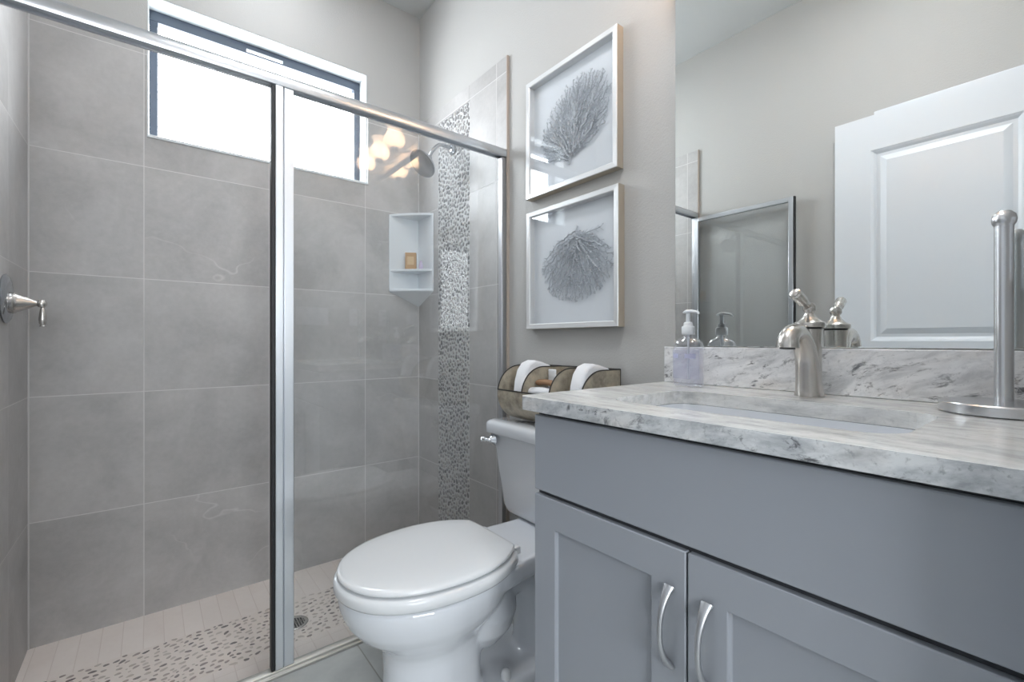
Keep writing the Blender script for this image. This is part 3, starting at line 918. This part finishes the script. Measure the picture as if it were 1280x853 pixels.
# ------------------------------------------------------------------ toilet
TC = 1.165
t = thing('toilet', 'white two-piece elongated toilet with closed lid between shower and vanity', 'toilet', (.75, TC, 0))
def egg(xf, xm, xb, hw, z, n=48, ex=2.0, rear=1.0):
    out = []
    for k in range(n):
        a = 2 * PI * k / n; c_, s_ = math.cos(a), math.sin(a)
        if c_ < 0:
            x = xm + (xm - xf) * c_; y = s_ * hw
        else:
            x = xm + (xb - xm) * math.copysign(abs(c_) ** (2 / ex), c_)
            y = math.copysign(abs(s_) ** (2 / ex), s_) * hw
            y *= 1 - (1 - rear) * ((x - xm) / (xb - xm)) ** 1.3
        out.append((x, TC + y, z))
    return out
m = MB()
R_ = [(.386, .62, .88, .186, .3985), (.377, .62, .88, .194, .394), (.375, .62, .88, .197, .382), (.376, .62, .88, .196, .365), (.382, .62, .87, .192, .345), (.395, .62, .86, .183, .317),
      (.417, .62, .85, .167, .289), (.442, .62, .83, .150, .268), (.469, .62, .81, .132, .246), (.486, .625, .79, .119, .224), (.492, .63, .78, .113, .195), (.494, .63, .78, .112, .14), (.490, .63, .78, .114, .07), (.484, .63, .79, .118, .02), (.480, .63, .79, .122, 0.0)]
m.rings([egg(xf, xm, xb, hw, z, ex=2.6, rear=.8) for xf, xm, xb, hw, z in R_])
# deck towards the tank
dk = [(.70, .160), (.80, .156), (.87, .142), (.96, .131), (1.05, .128), (1.19, .130)]
poly = [(x, TC - h) for x, h in dk] + [(x, TC + h) for x, h in dk[::-1]]
m.rings([[(x, TC + (y - TC) * s_, z) for x, y in poly] for z, s_ in ((.325, .80), (.340, .93), (.355, 1.0), (.396, 1.0), (.404, .97))])
# bulge behind the column, trapway and foot
m.lathe([(.01, -.115), (.06, -.10), (.10, -.05), (.115, 0), (.10, .06), (.06, .10), (.01, .12)], (.80, TC, .235), n=24)
m.tube(catmull([(.80, TC, .24), (.88, TC, .30), (.96, TC, .29), (1.01, TC, .20), (1.02, TC, .10), (1.02, TC, .0)], 5), .072, 20)
ft = [(.60, .085), (.75, .10), (.86, .118), (.95, .125), (1.03, .118), (1.10, .09)]
poly = [(x, TC - h) for x, h in ft] + [(x, TC + h) for x, h in ft[::-1]]
m.rings([[(x, TC + (y - TC) * s_, z) for x, y in poly] for z, s_ in ((0, 1.0), (.03, 1.0), (.042, .95))])
bw = m.build('bowl', PORC, t)
md = bw.modifiers.new('r', 'REMESH'); md.mode = 'VOXEL'; md.voxel_size = .0065; md.use_smooth_shade = True
md = bw.modifiers.new('s', 'SMOOTH'); md.factor = .5; md.iterations = 9
# seat ring and lid
m = MB()
LP = [(.368, 0), (.3695, .022), (.376, .050), (.392, .088), (.42, .126), (.465, .160), (.52, .184), (.59, .198), (.66, .201), (.72, .193), (.775, .174), (.815, .150), (.838, .131), (.847, .116), (.850, .09), (.851, .04)]
LPS = [(p.x, p.y) for p in catmull([(a, bb, 0) for a, bb in LP], 4)]
def lidring(off, z):
    off = off + .004
    half = [(.60 + (x - .60) * (1 - off / .24), h * (1 - off / .2)) for x, h in LPS]
    return [(x, TC - h, z) for x, h in half] + [(x, TC + h, z) for x, h in half[::-1][:-1]]
m.rings([lidring(.010, .3995), lidring(-.003, .4005), lidring(-.008, .408), lidring(-.008, .424), lidring(-.004, .4310), lidring(.006, .4335)])
m.build('seat', SEATP, t, smooth=70)
m = MB()
m.rings([lidring(.014, .4385), lidring(.004, .4390), lidring(.001, .4425), lidring(.001, .4475), lidring(.006, .4515), lidring(.016, .4535), lidring(.05, .456), lidring(.12, .4575)])
m.build('lid', SEATP, t, smooth=70)
for s_ in (-1, 1):
    MB().box(.845, .885, TC + s_ * .085 - .012, TC + s_ * .085 + .012, .398, .426).build('hinge', SEATP, t, bevel=.006, seg=3)
# tank
def tank_ring(x0, x1, hw, z, r=.035):
    return [(x, y, z) for x, y in rrect(x0, x1, TC - hw, TC + hw, r, 6)]
m = MB()
m.rings([tank_ring(1.060, 1.195, .180, .402), tank_ring(1.044, 1.20, .200, .418), tank_ring(1.036, 1.205, .208, .44), tank_ring(1.020, 1.21, .222, .57), tank_ring(1.006, 1.21, .232, .71)])
m.build('tank', PORC, t, smooth=60)
m = MB()
m.rings([tank_ring(.994, 1.214, .243, .708), tank_ring(.985, 1.216, .251, .7095), tank_ring(.983, 1.216, .253, .713), tank_ring(.984, 1.216, .252, .741), tank_ring(.987, 1.215, .249, .7485), tank_ring(.993, 1.213, .243, .753), tank_ring(1.002, 1.208, .235, .755)])
m.build('tank_lid', PORC, t, smooth=60)
fl = MB().lathe([(.002, 0), (.021, 0), (.022, .006), (.016, .013), (.010, .020), (.002, .020)], (1.004, TC + .205, .683), (-1, 0, 0))
fl.tube(catmull([(.988, TC + .205, .683), (.980, TC + .212, .684), (.974, TC + .226, .685), (.968, TC + .236, .684)], 4), [.007] * 6 + [.010] * 5 + [.012, .007], 12)
fl.build('flush_lever', CHROME, t, smooth=True)
for s_ in (-1, 1):
    MB().lathe([(.016, 0), (.016, .018), (.012, .028), (.004, .033), (.001, .033)], (.835, TC + s_ * .085, .035), n=18).build('bolt_cap', SEATP, t, smooth=True)

# ------------------------------------------------------------------ tin organiser on the tank lid
bx0, bx1, bzb, bzt = 1.012, 1.205, .7565, .957
rc = (bzt - bzb) / 2; bcx, bcz = bx0 + rc, bzb + rc
t = thing('tin_organizer', 'galvanized tin three-bin organizer standing on the toilet tank lid', 'organizer', (1.11, 1.15, bzb))
def dprof(a_from, a_to, r, n=16):
    return [(bcx - r * math.cos(math.radians(a_from + (a_to - a_from) * k / n)), bcz + r * math.sin(math.radians(a_from + (a_to - a_from) * k / n))) for k in range(n + 1)]
full = dprof(90, -90, rc, 20)
dpoly = [(bx1, bzt)] + full + [(bx1, bzb)]
ys = [.946, 1.0835, 1.221, 1.3585]
arc = dprof(8, -90, rc, 14); arci = dprof(8, -90, rc - .002, 14)
sheet = arc + [(bx1, bzb), (bx1, bzt), (bx1 - .002, bzt), (bx1 - .002, bzb + .002)] + arci[::-1]
m = MB().prism(sheet, ys[0], ys[-1], lambda a, bb, h: (a, h, bb))
m.tube([(arc[0][0], ys[0], arc[0][1]), (arc[0][0], ys[-1], arc[0][1])], .0025, 8, mi=1)
m.tube([(bx1 - .001, ys[0], bzt), (bx1 - .001, ys[-1], bzt)], .0025, 8, mi=1)
m.build('trough', [TIN, TINRIM], t, smooth=40)
for y in ys:
    m = MB().prism(dpoly, y - .001, y + .001, lambda a, bb, h: (a, h, bb))
    m.tube([(a, y, bb) for a, bb in [(bx1, bzt)] + dprof(90, 8, rc, 14)], .0022, 8, mi=1)
    m.tube([(bx1, y, bzb), (bx1, y, bzt)], .0022, 8, mi=1)
    m.build('divider', [TIN, TINRIM], t)
def towel(label, y0, y1, top, rx):
    out = [(.16, -.006), (.14, .006), (.10, .75 * top), (.070, top), (.042, top * .6), (.022, -.010), (.010, -.048), (.006, -.080)]
    out = [(bx0 + a, bzt + z) for a, z in out]
    low = [(bcx - (rc - .006) * math.cos(math.radians(a)), bcz + (rc - .006) * math.sin(math.radians(a))) for a in (-10, -35, -60, -88)]
    poly = out + low + [(bx1 - .008, bzb + .008)]
    m = MB().prism(poly, y0, y1, lambda a, bb, h: (a, h, bb))
    o = m.build('hand_towel', TOWEL, bevel=.009, seg=4, angle=50)
    tag(o, label, 'towel', 'white towels in the tin organizer')
towel('white folded towel arching over the divider in the bin nearest the shower', 1.2235, 1.276, .024, 1.0)
towel('white folded towel in the organizer bin nearest the mirror', .9485, 1.000, .022, 1.0)
# things in the middle bin
def roll(name, label, cat, y0, y1, x, z, r, mt, sq=.8):
    m = MB().tube(catmull([(x, y0, z), (x - .004, (y0 + y1) / 2, z + .004), (x, y1, z)], 4), r, 14, flat=[sq] * 9, up=(0, 0, 1))
    m.tube(catmull([(x - r * .2, y0 - .002, z), (x - r * .25, y1 + .002, z)], 2), r * .45, 10)
    o = m.build(name, mt, smooth=True)
    tag(o, label, cat)
roll('washcloth', 'white rolled washcloth lying low in the middle bin of the tin organizer', 'washcloth', 1.105, 1.214, 1.058, .870, .021, TOWEL)
roll('soap_bar', 'brown wrapped soap lying on cloth in the middle organizer bin', 'soap', 1.130, 1.212, 1.086, .902, .015, simple('brown_paper', srgb(150, 116, 86), .7), .7)
roll('grey_cloth', 'grey rolled cloth under the brown soap in the middle bin', 'cloth', 1.095, 1.212, 1.104, .868, .021, simple('grey_cloth_fabric', srgb(150, 152, 160), .9))
m = MB().box(1.134, 1.141, 1.178, 1.216, .7595, .948)
o = m.build('paper_packet', WHITEPL, bevel=.003)
tag(o, 'upright white paper packet in the middle organizer bin', 'packet')
